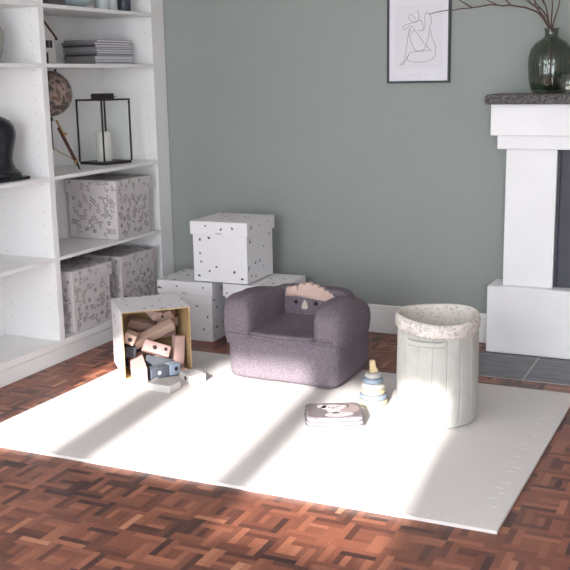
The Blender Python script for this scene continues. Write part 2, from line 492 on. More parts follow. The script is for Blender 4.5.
# ------------------------------------------------------------------ storage boxes with lids
def motif(mb, o, u, v, n, a, b, kind, rnd, sc=1.0):
    if kind == 'floral':
        ang = rnd.uniform(0, 2 * PI)
        key = rnd.choice(['print_grey', 'print_mauve', 'print_mauve', 'print_grey'])
        d = rnd.random()
        if d < 0.3:
            for k in range(5):
                g = ang + k * 2 * PI / 5
                mb.blob(o, u, v, n, a + .006 * sc * math.cos(g), b + .006 * sc * math.sin(g), .0045 * sc, .003 * sc, g, rnd.choice(['print_grey', 'print_dark', 'print_grey']), 6)
        else:
            L = .036 * sc
            ca, sa = math.cos(ang), math.sin(ang)
            mb.blob(o, u, v, n, a, b, L / 2, .0009 * sc, ang, key, 6)
            for k in (-1, -.4, .2, .8):
                for sgn in (-1, 1):
                    if rnd.random() < .25: continue
                    x = a + ca * L * .45 * k - sa * sgn * .006 * sc; y = b + sa * L * .45 * k + ca * sgn * .006 * sc
                    mb.blob(o, u, v, n, x, y, .0068 * sc, .0031 * sc, ang + sgn * .8, key, 6)
    else:
        ang = rnd.uniform(0, 2 * PI)
        for k in range(rnd.choice([1, 1, 2, 3])):
            g = ang + k * 2.1
            mb.blob(o, u, v, n, a + .0055 * math.cos(g) * k, b + .0055 * math.sin(g) * k, .0058 * sc, .0042 * sc, g, 'print_dark', 6)

def print_quad(mb, o, u, v, n, W, H, kind, rnd, margin=0.012):
    count = int(W * H * (360 if kind == 'floral' else 130) + rnd.random())
    pts = []
    dmin = 0.036 if kind == 'floral' else 0.04
    for _ in range(count * 40):
        if len(pts) >= count: break
        a, b = rnd.uniform(margin, W - margin), rnd.uniform(margin, max(margin + 1e-4, H - margin))
        if all((a - x) ** 2 + (b - y) ** 2 > dmin * dmin for x, y in pts):
            pts.append((a, b)); motif(mb, o, u, v, n, a, b, kind, rnd, 1.0 if H < .1 else 1.3 if kind == 'floral' else 1.15)

UX, UY, UZ = V((1, 0, 0)), V((0, 1, 0)), V((0, 0, 1))
def print_sides(mb, s, z0, z1, kind, rnd, top=None):
    h = s / 2
    for o, u, n in ((V((-h, -h, z0)), UX, -UY), (V((h, -h, z0)), UY, UX), (V((h, h, z0)), -UX, UY), (V((-h, h, z0)), -UY, -UX)):
        print_quad(mb, o, u, UZ, n, s, z1 - z0, kind, rnd, margin=0.012 if z1 - z0 < .1 else 0.026 if kind == 'floral' else 0.016)
    if top: print_quad(mb, V((-h, -h, top)), UX, UY, UZ, s, s, kind, rnd, margin=0.02)

def storage_box(loc, rz, kind, label, group, seed, s=0.299, H=0.304):
    t = thing('storage_box', loc, label, 'storage box', group, rz)
    key = 'box_floral' if kind == 'floral' else 'box_white'
    rnd = random.Random(seed)
    lh = 0.066
    so = s + (0.018 if kind == 'floral' else 0.017)
    mb = MB().box(-s / 2, s / 2, -s / 2, s / 2, 0, H - 0.005, key, 0.003)
    print_sides(mb, s, 0.004, H - lh, kind, rnd)
    mb.build('body', t)
    mb = MB(); w = 0.0035; e = so / 2
    mb.box(-e, e, -e, e, H - 0.004, H, key, 0.0015)
    mb.box(-e, e, -e, -e + w, H - lh, H - 0.003, key, 0.001).box(-e, e, e - w, e, H - lh, H - 0.003, key, 0.001)
    mb.box(-e, -e + w, -e + w, e - w, H - lh, H - 0.003, key).box(e - w, e, -e + w, e - w, H - lh, H - 0.003, key)
    print_sides(mb, so, H - lh, H, kind, rnd, H)
    lid = mb.build('lid', t)
    if kind != 'floral':
        MB().box(-0.016, 0.016, -e - 0.0015, -e, H - lh + 0.004, H - lh + 0.012, 'tab').build('label_tab', lid)
    return t
gf, gw = 'floral lidded boxes in the bookcase', 'white lidded boxes by the wall'
storage_box((-3.013, 4.28, 0.5006), -0.005, 'floral', 'pale floral lidded box alone on the middle shelf under the lantern', gf, 1, 0.302)
storage_box((-3.0145, 3.885, 0.1056), -0.02, 'floral', 'pale floral lidded box on the bottom shelf next to the white divider', gf, 2, 0.3)
storage_box((-3.0145, 4.302, 0.1056), -0.03, 'floral', 'pale floral lidded box on the bottom shelf next to the green wall', gf, 3, 0.3)
storage_box((-2.303, 4.325, 0.310), 0.013, 'dots', 'white leaf-dotted lidded box stacked on top of two others', gw, 4)
storage_box((-2.505, 4.316, 0), 0.02, 'dots', 'white leaf-dotted lidded box on the floor behind the open toy box', gw, 5)
storage_box((-2.14, 4.345, 0), 0.02, 'dots', 'white leaf-dotted lidded box on the floor behind the purple armchair', gw, 6)

# the open box lying on its side, spilling blocks
FR = 0.754
FO = V((-2.384, 3.653, 0.0125))
def open_box():
    S, D, H, w = 0.303, 0.303, 0.302, 0.0045
    a, d = S / 2, D / 2
    mb = MB()
    o = [(-a, -d, 0), (a, -d, 0), (a, d, 0), (-a, d, 0), (-a, -d, H), (a, -d, H), (a, d, H), (-a, d, H)]
    i = [(-a + w, -d, w), (a - w, -d, w), (a - w, d - w, w), (-a + w, d - w, w), (-a + w, -d, H - w), (a - w, -d, H - w), (a - w, d - w, H - w), (-a + w, d - w, H - w)]
    mb.add(o, [(3, 2, 1, 0), (4, 5, 6, 7), (1, 2, 6, 5), (2, 3, 7, 6), (3, 0, 4, 7)], 'box_white')
    mb.add(i, [(0, 1, 2, 3), (7, 6, 5, 4), (5, 6, 2, 1), (6, 7, 3, 2), (7, 4, 0, 3)], 'board')
    mb.add(o + i, [(0, 1, 9, 8), (1, 5, 13, 9), (5, 4, 12, 13), (4, 0, 8, 12)], 'board')
    rnd = random.Random(21)
    print_quad(mb, V((-a, -d, H)), UX, UY, UZ, S, D, 'dots', rnd)
    print_quad(mb, V((-a, d, 0)), -UY, UZ, -UX, D, H, 'dots', rnd)
    print_quad(mb, V((a, -d, 0)), UY, UZ, UX, D, H, 'dots', rnd)
    ob = mb.build('toy_box', loc=FO)
    ob.rotation_euler = (0, 0, FR)
    tag(ob, 'open white leaf-dotted box tipped on its side with wooden blocks spilling out', 'storage box', gw)
open_box()
FM = Matrix.Translation(FO) @ Matrix.Rotation(FR, 4, 'Z')

# how far each block settles against its neighbours
SETTLE = iter([(0.0171, 0.0053, 0.0027), (0.0, 0.0, -0.027), (0.0025, -0.0025, 0.0041), (0.0, 0.0, -0.0215), (0.004, 0.0039, 0.0125), (0.0068, 0.001, -0.0038), (0.0016, -0.0031, 0.0056), (-0.0029, -0.0008, -0.001), (-0.0134, 0.0033, 0.0015), (-0.0067, -0.0001, -0.0033), (0.0023, -0.0011, -0.0038), (0.0047, 0.0012, -0.0012), (0.0029, 0.0008, -0.0005), (0.0, 0.0, -0.0015), (-0.0003, 0.0, -0.0061), (0.0, -0.0001, 0.0024), (0.0026, -0.0082, 0.003), (0.0, 0.0, -0.0005), (0.0, 0.0, -0.0005), (0.0, 0.0, -0.0005)])
def block(size, mx, key, label, holes=(), two=None, world=False):
    """size full; holes: list of (face, a, b, r, key)"""
    x, y, z = (k / 2 for k in size)
    mb = MB().box(-x, x, -y, y, -z, z, key, 0.0025)
    if two:
        mb = MB().box(-x, x * two[0], -y, y, -z, z, key, 0.0025).box(x * two[0], x, -y, y, -z, z, two[1], 0.0025)
    ob = mb.build('building_block')
    ob.matrix_world = Matrix.Translation(FM.to_3x3() @ V(next(SETTLE))) @ (mx if world else FM @ mx)
    tag(ob, label, 'toy block', 'wooden blocks from the tipped box')
    for f, a, b_, r, k in holes:
        hm = MB()
        if f == 'f': mm = Matrix.Translation((a, -y - 0.0004, b_)) @ Matrix.Rotation(PI / 2, 4, 'X')
        else: mm = Matrix.Translation((a, b_, z + 0.0004))
        hm.lathe([(0.0001, 0.0), (r * 0.8, 0.0), (r, 0.0006), (r * 1.04, 0.0)], k, 16, mm, cap=False)
        hm.build('hole', ob)
    return ob
def at(x, y, z, rx=0, ry=0, rz=0):
    return Matrix.Translation((x, y, z)) @ Euler((math.radians(rx), math.radians(ry), math.radians(rz)), 'XYZ').to_matrix().to_4x4()
# in the box (x right, y in, z up, from the middle of the box floor)
block((.2, .042, .042), at(-.012, -.04, .163, 28, -21, 6), 'blk_beige', 'long beige beam lying slantwise across the top of the pile in the box')
block((.14, .044, .044), at(-.03, .06, .215, 20, 20, 8), 'blk_brown', 'brownish pink block high in the box behind the long beige beam')
block((.052, .045, .05), at(-.11, -.085, .168, 8, 24, -20), 'blk_beige', 'small beige cube with one round hole at the left of the pile', [('f', .004, 0, .0105, 'hole')])
block((.08, .04, .04), at(-.06, .035, .145, 10, -30, 20), 'blk_beige', 'beige block wedged behind the middle of the long beam')
block((.12, .04, .05), at(.0, -.1, .098, -25, 22, -4), 'blk_pink', 'pink block with two round holes under the long beam', [('f', -.012, 0, .010, 'hole'), ('f', .038, .006, .008, 'hole')])
block((.048, .042, .145), at(.1, -.075, .085, -6, 7, 8), 'blk_pink', 'tall pink block leaning upright at the right side of the box')
block((.05, .05, .05), at(-.115, -.06, .098, 0, 12, 10), 'blk_dark', 'charcoal cube under the small holed cube at the left of the box')
block((.06, .06, .06), at(-.105, .06, .036, 0, 0, 15), 'blk_dark', 'charcoal cube deep in the left bottom of the box')
block((.12, .042, .045), at(.026, -.097, .045, -20, 14, -12), 'blk_dark', 'charcoal block low in the middle of the box opening')
block((.042, .1, .042), at(.03, .07, .25, 25, 10, 30), 'blk_rose', 'pale pink block at the top of the pile near the box ceiling')
block((.042, .1, .042), at(.095, .05, .252, 20, -25, -25), 'blk_brown', 'rosy brown block at the upper right of the pile in the box')
block((.09, .042, .042), at(.09, .07, .193, 0, 6, 15), 'blk_beige', 'beige block lying behind the tall pink block')
block((.18, .08, .055), at(.01, .095, .033, 0, 0, 4), 'blk_brown', 'brown block at the bottom rear of the box')
block((.13, .06, .05), at(-.03, .09, .09, 0, 3, -8), 'blk_grey', 'slate grey block in the middle of the pile')
block((.09, .06, .05), at(.08, .1, .145, 0, -4, 8), 'blk_pink', 'pink block in the rear of the pile')
# spilled onto the mat (world coordinates)
Zm = 0.0125
block((.062, .24, .066), Matrix.Translation((-2.370, 3.512, Zm + .0365)) @ Matrix.Rotation(math.radians(38.5), 4, 'Z') @ Matrix.Rotation(math.radians(1.5), 4, 'X'), 'blk_rose', 'long pale pink block sticking out of the left of the box opening', world=True)
block((.146, .046, .05), Matrix.Translation((-2.26, 3.542, Zm + .0275)) @ Matrix.Rotation(math.radians(61), 4, 'Z'), 'blk_grey', 'two-tone grey and pale blue block with holes in front of the box', [('f', -.032, 0, .009, 'blk_white'), ('f', .052, .003, .009, 'hole')], two=(.25, 'blk_blue'), world=True)
block((.125, .08, .032), Matrix.Translation((-2.162, 3.388, Zm + .0165)) @ Matrix.Rotation(math.radians(-3), 4, 'Z'), 'blk_white', 'flat white slab block lying on the mat nearest the viewer', world=True)
block((.10, .078, .036), Matrix.Translation((-2.108, 3.545, Zm + .0185)) @ Matrix.Rotation(math.radians(-33), 4, 'Z'), 'blk_white', 'white block with one round hole lying right of the box on the mat', [('f', 0.008, 0, .0105, 'print_dark')], world=True)
block((.03, .05, .03), Matrix.Translation((-2.178, 3.585, Zm + .0155)) @ Matrix.Rotation(math.radians(20), 4, 'Z'), 'blk_rose', 'tiny pale block between the blue block and the holed white block', world=True)

# ------------------------------------------------------------------ children's armchair
def armchair():
    t = thing('armchair', (-1.728, 3.637, 0.0165), "child's purple boucle armchair with a dinosaur face on the backrest", 'armchair', None, math.radians(-2))
    def basefn(w, q):
        w.x *= 1 + 0.035 * (1 - q.z ** 2) + (0.035 if q.z > 0 else 0.0) * q.z
        if q.y < 0: w.y -= 0.012 * (1 - q.z ** 2) * (1 - q.x ** 2)
        return w
    MB().sup((0.004, .182, .1), (.256, .187, .1), 14, 'fabric', 24, 0.004, 7, 1, fn=basefn).build('base', t)
    def seatfn(w, q):
        if q.z > 0:
            w.z -= 0.016 * (1 - q.x ** 2) * (1 - q.y ** 2)
            w.z += 0.012 * max(0, q.y) ** 2
        return w
    MB().sup((.0, .178, .192), (.165, .186, .026), 7, 'fabric', 18, 0.004, 9, 2, fn=seatfn).build('seat', t)
    for s in (-1, 1):
        def armfn(w, q, s=s):
            w.x += s * 0.012 * (1 - abs(q.z)) * (1 if q.x * s > 0 else 0)
            if s < 0: w.z -= 0.02 * max(0, q.y) * max(0, q.z)
            else: w.z -= 0.03 * max(0, q.y) * max(0, q.z)
            # the roll leans out over the front and softens on its inner side
            w.x -= s * 0.016 * max(0, -q.x * s) * max(0, -q.z) * (1 - max(0, -q.y))
            return w
        MB().sup((s * (.211 if s < 0 else .206), .188, .246 if s < 0 else .243), (.066 if s < 0 else .077, .193, .114 if s < 0 else .112), 6.5 if s < 0 else 3.2, 'fabric', 20, 0.005, 8, 5 + s, fn=armfn).build('armrest', t)
    bk = MB().sup((-.035, .398, .175), (.212, .055, .168), 6, 'fabric', 20, 0.003, 8, 9).build('backrest', t)
    YFc = .342
    def felt(pts, key, name, y, d, bev, par):
        mx = Matrix.Translation((0, y, 0)) @ Matrix.Rotation(PI / 2, 4, 'X')
        return MB().prism(pts, 0, d, key, mx, bev).build(name, par)
    # felt crest with a scalloped top edge (x, z)
    lobes = [(-.125, .326, .018), (-.096, .33, .021), (-.06, .339, .025), (-.026, .344, .026), (.008, .339, .023), (.037, .332, .02), (.062, .322, .018), (.084, .314, .016), (.103, .303, .013)]
    crest = [(-.146, .312)]
    for k in range(91):
        x = -.1425 + k * .2575 / 90
        z = max([zz + math.sqrt(max(0, r * r - (x - xx) ** 2)) for xx, zz, r in [(a, b + .3 * c, .74 * c) for a, b, c in lobes] if abs(x - xx) < r] + [.3])
        crest.append((x, z))
    crest += [(.114, .286)]
    felt(crest, 'felt', 'crest', .368, .026, 0.0015, bk)
    nose = [(-.058, .250), (-.044, .246), (-.028, .249), (-.025, .261), (-.034, .285), (-.041, .291), (-.048, .287), (-.058, .263)]
    felt(nose, 'felt_pale', 'nose', YFc + .006, .014, 0.003, bk)
    for ex in (-.089, .011):
        MB().lathe([(.0001, .007), (.006, .006), (.009, .003), (.0095, 0)], 'black_thread', 14, Matrix.Translation((ex, YFc + .001, .277)) @ Matrix.Rotation(PI / 2, 4, 'X')).build('eye', bk)
    MB().tube([(x, -.012 if abs(x) < .22 else -.006, .2 - .004 * math.cos(x * 9)) for x in [(-.25 + k * .025) for k in range(21)]], .0028, 'fabric', 6).build('piping', t)
armchair()

# ------------------------------------------------------------------ quilted basket
def basket():
    t = thing('storage_basket', (-0.997, 3.493, 0.0125), 'tall round grey-green quilted fabric basket with floral fold-over cuff', 'basket')
    R = 0.153; NS = 18
    def rf(a, z):
        w = 1 + 0.035 * noise.noise(V((math.cos(a) * 1.6 + 3, math.sin(a) * 1.6, z * 6))) + 0.012 * noise.noise(V((math.cos(a) * 5, math.sin(a) * 5, z * 16)))
        ph = (a * NS / (2 * PI)) % 1.0
        dd = min(ph, 1 - ph) * 2 * PI / NS * R
        return w - 0.02 * math.exp(-(dd / 0.0017) ** 2)
    prof = [(0.001, 0.0), (R * .7, 0.0), (R * .95, .001), (R * .985, .006), (R * .985, .012), (R * .968, .016), (R * .99, .022)]
    prof += [(R * (1 + .012 * math.sin(z * 11)), z) for z in [.03 + k * .0125 for k in range(26)]]
    prof += [(R * .985, .36), (R * .97, .36), (R * .965, .30), (R * .965, .05), (0.001, .02)]
    MB().lathe(prof, 'canvas', 540, rf=rf, cap=False).build('body', t)
    # cuff: outside from low edge over the rim and down inside
    def cz(a): return .006 * math.sin(2 * a + .4) + .006 * math.sin(a - 0.6)
    seg = 96
    cp = [(R * 1.0, .356), (R * 1.02, .357), (R * 1.035, .364), (R * 1.035, .376), (R * 1.03, .39), (R * 1.015, .402), (R * .985, .409), (R * .945, .402), (R * .925, .385), (R * .92, .33), (R * .92, .2), (R * .92, .06)]
    vs = []; fs = []
    def cpt(i, a):
        r, z = cp[i]
        r *= 1 + 0.012 * noise.noise(V((math.cos(a) * 2.2, math.sin(a) * 2.2, z * 9 + 4)))
        return V((r * math.cos(a), r * math.sin(a), z + (cz(a) if i < 10 else 0)))
    for i in range(len(cp)):
        for k in range(seg): vs.append(cpt(i, 2 * PI * k / seg))
    for i in range(len(cp) - 1):
        for k in range(seg):
            k2 = (k + 1) % seg
            fs.append([i * seg + k, i * seg + k2, (i + 1) * seg + k2, (i + 1) * seg + k])
    mb = MB().add(vs, fs, 'cuff', True)
    rnd = random.Random(8)
    for k in range(1100):
        a = rnd.uniform(0, 2 * PI); i = rnd.choice([1, 2, 3, 4, 5, 7, 8, 9, 9, 9]); f = rnd.random()
        p = cpt(i, a).lerp(cpt(i + 1, a), f)
        u = V((-math.sin(a), math.cos(a), 0)); up = (cpt(i + 1, a) - cpt(i, a)).normalized()
        n = u.cross(up)
        ang = rnd.uniform(0, PI)
        for q in range(rnd.choice([1, 2, 3])):
            mb.blob(p, u, up, n, rnd.uniform(-.006, .006), rnd.uniform(-.006, .006), .0036, .0018, ang + q, 'print_brown', 6, .0012)
    cuff = mb.build('cuff', t)
    # sewn handle strap on the front
    a0 = math.radians(-90)
    pts = []
    hb = MB()
    def arc(a, r, z): return V((r * math.cos(a), r * math.sin(a), z))
    n = 18; vs = []; fs = []
    for k in range(n + 1):
        a = a0 + math.radians(-27 + 54 * k / n)
        e = min(k, n - k)
        ro = R * 1.012 + (0.006 if e > 2 else 0.002 + 0.0015 * e)
        zc = .326
        hh = .011 if e > 1 else .014
        vs += [arc(a, ro, zc - hh), arc(a, ro + .004, zc - hh * .6), arc(a, ro + .004, zc + hh * .6), arc(a, ro, zc + hh), arc(a, ro - .003, zc)]
    for k in range(n):
        for j in range(5):
            j2 = (j + 1) % 5
            fs.append([k * 5 + j, (k + 1) * 5 + j, (k + 1) * 5 + j2, k * 5 + j2])
    fs += [[4, 3, 2, 1, 0], [n * 5 + j for j in range(5)]]
    hb.add(vs, fs, 'canvas', True).build('handle', t)
basket()

# ------------------------------------------------------------------ stacking toy
def stacking_toy():
    t = thing('stacking_toy', (-1.274, 3.548, 0.0125), 'wooden stacking-ring tower in cream, blue and white beside the quilted basket', 'toy')
    def ring(r, z0, z1, key, name):
        h = z1 - z0; b = h * .38
        prof = [(0.001, z0), (r - b, z0), (r - b * .3, z0 + b * .3), (r, z0 + b), (r, z1 - b), (r - b * .3, z1 - b * .3), (r - b, z1), (.001, z1)]
        MB().lathe(prof, key, 40, cap=False).build(name, t)
    ring(.059, 0, .020, 'wood_cream', 'base')
    for r, k, key in ((.056, 0, 'wood_blue'), (.049, 1, 'wood_cream'), (.047, 2, 'wood_white'), (.041, 3, 'wood_blue'), (.034, 4, 'wood_white')):
        ring(r, .0203 + k * .0218, .0203 + (k + 1) * .0218 - .0003, key, 'ring')
    out = [(-.014, 0), (.012, 0), (.017, .003), (.018, .014), (.014, .018), (.008, .02), (.007, .047), (.003, .051), (-.011, .051), (-.015, .047), (-.014, .02)]
    MB().prism(out, -.009, .009, 'wood_raw', Matrix.Translation((0, 0, .129)) @ Matrix.Rotation(math.radians(25), 4, 'Z') @ Matrix.Rotation(PI / 2, 4, 'X'), 0.002).build('top_figure', t)
stacking_toy()

# ------------------------------------------------------------------ soft book
def soft_book():
    t = thing('soft_book', (-1.338, 3.285, 0.0125), 'square soft cloth book with an animal face lying on the mat by the ring tower', 'book', None, math.radians(27))
    w, d = .216, .17
    for k in range(3):
        z0, z1 = k * .0155, k * .0155 + .0152
        mb = MB().prism(rrect(w - .004 * k, d - .003 * k, .03), z0, z1, 'book_white', bev=.004, seg=3)
        o = mb.build('page', t)
        out = rrect(w - .004 * k + .002, d - .003 * k + .002, .03)
        MB().tube([(x, y, z1 - .001) for x, y in out] + [(out[0][0], out[0][1], z1 - .001)], .0017, 'book_pipe', 5).build('piping', o)
    z = .0465
    top = V((0, 0, z)); mb = MB().prism(rrect(w - .012, d - .01, .028), z - .0005, z + .0015, 'book_grey', bev=.0007)
    cz = V((0, 0, z + .0015))
    def b(x, y, rx, ry, a, key, lvl): mb.blob(cz, UX, UY, UZ, x, y, rx, ry, a, key, 22, .0003 * lvl)
    b(.055, .012, .043, .055, 0, 'book_pink', 1)
    b(.015, -.055, .055, .026, .1, 'book_white', 2)
    b(-.002, -.01, .026, .035, .2, 'book_white', 2)
    b(-.002, .025, .046, .033, 0, 'book_white', 3)
    b(-.044, .038, .019, .019, 0, 'book_white', 3); b(.043, .04, .02, .02, 0, 'book_pipe', 3); b(.038, .036, .015, .015, 0, 'book_white', 4)
    b(-.016, .026, .005, .004, 0, 'black_thread', 5); b(.016, .03, .005, .004, 0, 'black_thread', 5); b(0, .017, .008, .006, 0, 'book_grey', 5)
    mb.build('cover', t)
soft_book()

# ------------------------------------------------------------------ things in the bookcase
def lantern():
    zs = 0.8745
    t = thing('lantern', (-3.035, 4.302, zs), 'black metal and glass lantern on the shelf above the single floral box', 'lantern', None, math.radians(-13))
    a, H = .095, .332
    MB().box(-a, a, -a, a, 0, .014, 'black_metal', .002).build('base', t)
    for sx in (-1, 1):
        for sy in (-1, 1):
            MB().box(sx * a - .004, sx * a + .004, sy * a - .004, sy * a + .004, .014, H, 'black_metal', .001).build('corner_post', t)
    mb = MB(); e = a + .004
    for s in (-1, 1):
        MB().box(-e, e, s * a - .004, s * a + .004, H - .006, H + .002, 'black_metal').build('top_rail', t)
        MB().box(s * a - .0041, s * a + .0041, -e, e, H - .0061, H + .0021, 'black_metal').build('top_rail', t)
    for k in range(4):
        mx = Matrix.Rotation(k * PI / 2, 4, 'Z')
        MB().box(-a + .004, a - .004, a - .001, a + .001, .02, H - .006, 'glass_pane', mx=mx).build('glass_pane', t)
    MB().box(-a + .004, a - .004, -a + .004, a - .004, H - .004, H - .001, 'glass_pane').build('glass_top', t)
    MB().box(-.042, .042, -.042, .042, H, H + .03, 'black_metal', .002).build('cap', t)
    MB().tube([(.041, .03, H + .012), (.075, .03, H + .015), (.08, 0, H + .013), (.075, -.03, H + .011), (.041, -.03, H + .01)], .002, 'black_metal', 6).build('handle', t)
    c = thing('candle', (-3.03, 4.285, zs + .0145), 'white pillar candle standing inside the glass lantern', 'candle')
    MB().lathe([(.001, 0), (.039, 0), (.0405, .002), (.0405, .15), (.038, .153), (.02, .151), (.001, .15)], 'wax', 28, cap=False).build('wax', c)
    MB().tube([(0, 0, .149), (.001, 0, .165)], .0012, 'wick', 6).build('wick', c)
lantern()

def globe():
    zs = 0.8745
    t = thing('globe', (-3.02, 3.85, zs), 'brown antique-style globe on a wooden tripod beside the divider', 'globe')
    R = .108; cz = 1.245 - zs
    MB().lathe([(max(.0005, R * math.sin(PI * k / 24)), -R * math.cos(PI * k / 24)) for k in range(25)], 'globe', 40, Matrix.Translation((0, 0, cz)) @ Matrix.Rotation(.35, 4, 'Y'), cap=False).build('sphere', t)
    MB().tube([(.03, .012, cz + R * .93), (.037, .015, cz + R * 1.05)], .005, 'black_metal', 8).build('axis_pin', t)
    MB().tube([(0, 0, cz - R - .002), (0, 0, cz - R - .02)], [.008, .012], 'black_metal', 12).build('collar', t)
    MB().tube([(0, 0, cz - R - .018), (0, 0, .105)], .003, 'black_metal', 8).build('pole', t)
    for ang in (50, 170, 290):
        d = V((math.cos(math.radians(ang)), math.sin(math.radians(ang)), 0))
        top = V((0, 0, cz - R - .025)) + d * .02
        foot = d * .125 + V((0, 0, .0035))
        ax = foot - top
        m1, m2 = top + ax * .12, top + ax * .82
        leg = MB().tube([m1, m2], [.0085, .0085], 'leg_wood', 10).build('leg', t)
        MB().tube([top - ax * .03, top + ax * .3], .0058, 'brass', 8, Matrix.Translation(d * .008)).build('brass_rod', leg)
        MB().tube([m2 - ax * .02, m2 + ax * .04], [.0105, .0105], 'brass', 10).build('ferrule', leg)
        MB().tube([m2 + ax * .03, foot], [.005, .0035], 'black_metal', 8).build('foot', leg)
        MB().tube([V((0, 0, .112)), m2], .0026, 'brass', 8).build('brace', leg)
        MB().tube([top + ax * .25 - V((0, 0, .0)), top + ax * .25 + d * .025], .006, 'brass', 8).build('knob', leg)
globe()

rnd = random.Random(3)
zt = 1.3815
looks = ['pale cyan-edged magazine at the bottom of the magazine stack', 'white magazine second from the bottom of the stack', 'white thick magazine third from the bottom of the stack', 'grey magazine fourth from the bottom of the stack', 'blue-grey magazine in the middle of the stack', 'white magazine just above the middle of the stack', 'plum magazine fourth from the top of the stack', 'white magazine third from the top of the stack', 'dark plum magazine second from the top of the stack', 'white-edged magazine with dark cover on top of the stack']
cov = ['cover_blue', 'cover_grey', 'paper_white', 'cover_grey', 'cover_blue', 'paper_grey', 'cover_plum', 'paper_grey', 'cover_plum', 'cover_dark']
for k in range(10):
    h = (.010, .014, .016, .011, .011, .012, .009, .012, .012, .012)[k]
    t = thing('magazine', (-3.05 + rnd.uniform(-.008, .008), 4.312 + rnd.uniform(-.012, .012), zt), looks[k], 'magazine', 'magazines on the upper shelf', math.radians(-5 + rnd.uniform(-2.5, 2.5)))
    w, d = .105, .146
    MB().box(-w, w - .002, -d + .002, d - .001, .001, h - .001, 'paper_white' if k != 3 else 'paper_grey').build('pages', t)
    mb = MB().box(-w, w, -d, d, 0, .0012, cov[k]).box(-w, w, -d, d, h - .0022, h, cov[k]).box(-w, w, -d - .001, -d + .002, 0, h, ['cover_grey', 'spine_grey', 'spine_grey', 'cover_dark'][k % 4])
    mb.build('cover', t)
    zt += h + .0003

def house():
    t = thing('house_ornament', (-3.055, 3.835, 1.3815), 'small white house ornament with brown roof beside the magazines', 'ornament')
    w, d = .078, .04
    hw, hp = .125, .192
    out = [(-w, 0), (w, 0), (w, hw), (0, hp), (-w, hw)]
    mx = Matrix.Rotation(PI / 2, 4, 'Z') @ Matrix.Rotation(PI / 2, 4, 'X')
    MB().prism(out, -d, d, 'house', mx).build('walls', t)
    for s in (-1, 1):
        k = (hp - hw) / w
        y1 = w + .014
        q = []
        for x in (-d - .006, d + .006):
            q += [V((x, 0, hp + .001)), V((x, s * y1, hp - k * y1 + .001)), V((x, s * y1, hp - k * y1 + .009)), V((x, 0, hp + .01))]
        MB().add(q, [(0, 1, 2, 3), (7, 6, 5, 4), (0, 4, 5, 1), (1, 5, 6, 2), (2, 6, 7, 3), (3, 7, 4, 0)], 'roof').build('roof_slope', t)
    MB().box(-.008, .008, -.008, .008, hp + .004, hp + .022, 'roof').build('chimney', t)
    for yy, zz, ww, wh in ((.03, .094, .023, .017), (-.04, .094, .023, .017)):
        o = MB().box(d, d + .002, yy - ww, yy + ww, zz - wh, zz + wh, 'window_black').build('window', t)
        mb = MB().box(d + .002, d + .003, yy - .002, yy + .002, zz - wh + .003, zz + wh - .003, 'window_grey')
        mb.build('window_bar', o)
    MB().box(d, d + .002, -.015, .018, 0, .055, 'window_black').build('door', t)
house()

def sculpture():
    t = thing('sculpture', (-3.0, 3.425, 0.8745), 'glossy black sculpture with a rounded head on a flared foot', 'sculpture')
    prof = [(.001, .012), (.1, .012), (.104, .03), (.09, .042), (.078, .054), (.07, .075), (.069, .1), (.074, .13), (.082, .16), (.089, .19), (.09, .215), (.084, .24), (.068, .262), (.045, .276), (.02, .283), (.001, .285)]
    MB().lathe(prof, 'black_gloss', 40, cap=False, rf=lambda a, z: 1 + .05 * math.cos(2 * a)).build('body', t)
    MB().prism(rrect(.2, .222, .02), 0, .013, 'black_gloss', bev=.003).build('foot', t)
sculpture()

o = MB().lathe([(.001, 0), (.05, 0), (.056, .004), (.074, .05), (.083, .1), (.08, .14), (.06, .175), (.042, .188), (.04, .2), (.036, .2), (.038, .186), (.055, .17), (.075, .13), (.075, .1), (.05, .01), (.001, .008)], 'pot_grey', 36, cap=False).build('vase', loc=(-3.0, 3.405, 1.3815))
tag(o, 'round grey stoneware vase on the upper shelf left of the divider', 'vase')

def jar(x, y, r, h, key, label, name='jar', lid=None, grp=None):
    t = thing(name, (x, y, 1.6425), label, 'jar', grp)
    MB().lathe([(.001, 0), (r * .95, 0), (r, .004), (r, h * .85), (r * .9, h * .92), (r * .88, h), (r * .82, h), (r * .84, h * .92), (r * .92, h * .84), (r * .92, .008), (.001, .006)], key, 28, cap=False).build('body', t)
    if lid: MB().lathe([(.001, h), (r * .95, h), (r * .98, h + .004), (r * .98, h + .02), (r * .9, h + .024), (.001, h + .024)], lid, 28, cap=False).build('lid', t)
jar(-2.93, 4.19, .036, .12, 'jar_pale', 'pale blue-grey jar on the top shelf next to the blue bowl', lid='paper_grey', grp='jars on the top shelf')
jar(-2.935, 4.272, .036, .11, 'jar_pale', 'pale blue-grey jar on the top shelf next to the dark jar', lid='paper_white', grp='jars on the top shelf')
jar(-2.93, 4.385, .036, .1, 'jar_dark', 'dark blue-black jar at the right end of the top shelf', lid='cover_dark', grp='jars on the top shelf')
t = thing('bowl', (-2.95, 4.01, 1.6425), 'pale blue-grey bowl on the top shelf', 'bowl')
MB().lathe([(.001, .008), (.045, .008), (.075, .03), (.093, .065), (.1, .1), (.096, .1), (.088, .066), (.07, .036), (.04, .016), (.001, .014)], 'bowl_blue', 40, cap=False).build('body', t)
MB().lathe([(.001, 0), (.05, 0), (.048, .008), (.001, .008)], 'bowl_blue', 32, cap=False).build('foot_ring', t)
t = thing('tealight_holder', (-2.93, 3.80, 1.6425), 'low dark holder with a white cup on the top shelf next to the divider', 'candle holder')
MB().lathe([(.001, 0), (.06, 0), (.062, .004), (.058, .03), (.001, .03)], 'cover_dark', 32, cap=False).build('base', t)
MB().lathe([(.001, .03), (.034, .03), (.04, .07), (.037, .07), (.031, .036), (.001, .036)], 'wood_white', 28, cap=False).build('cup', t)

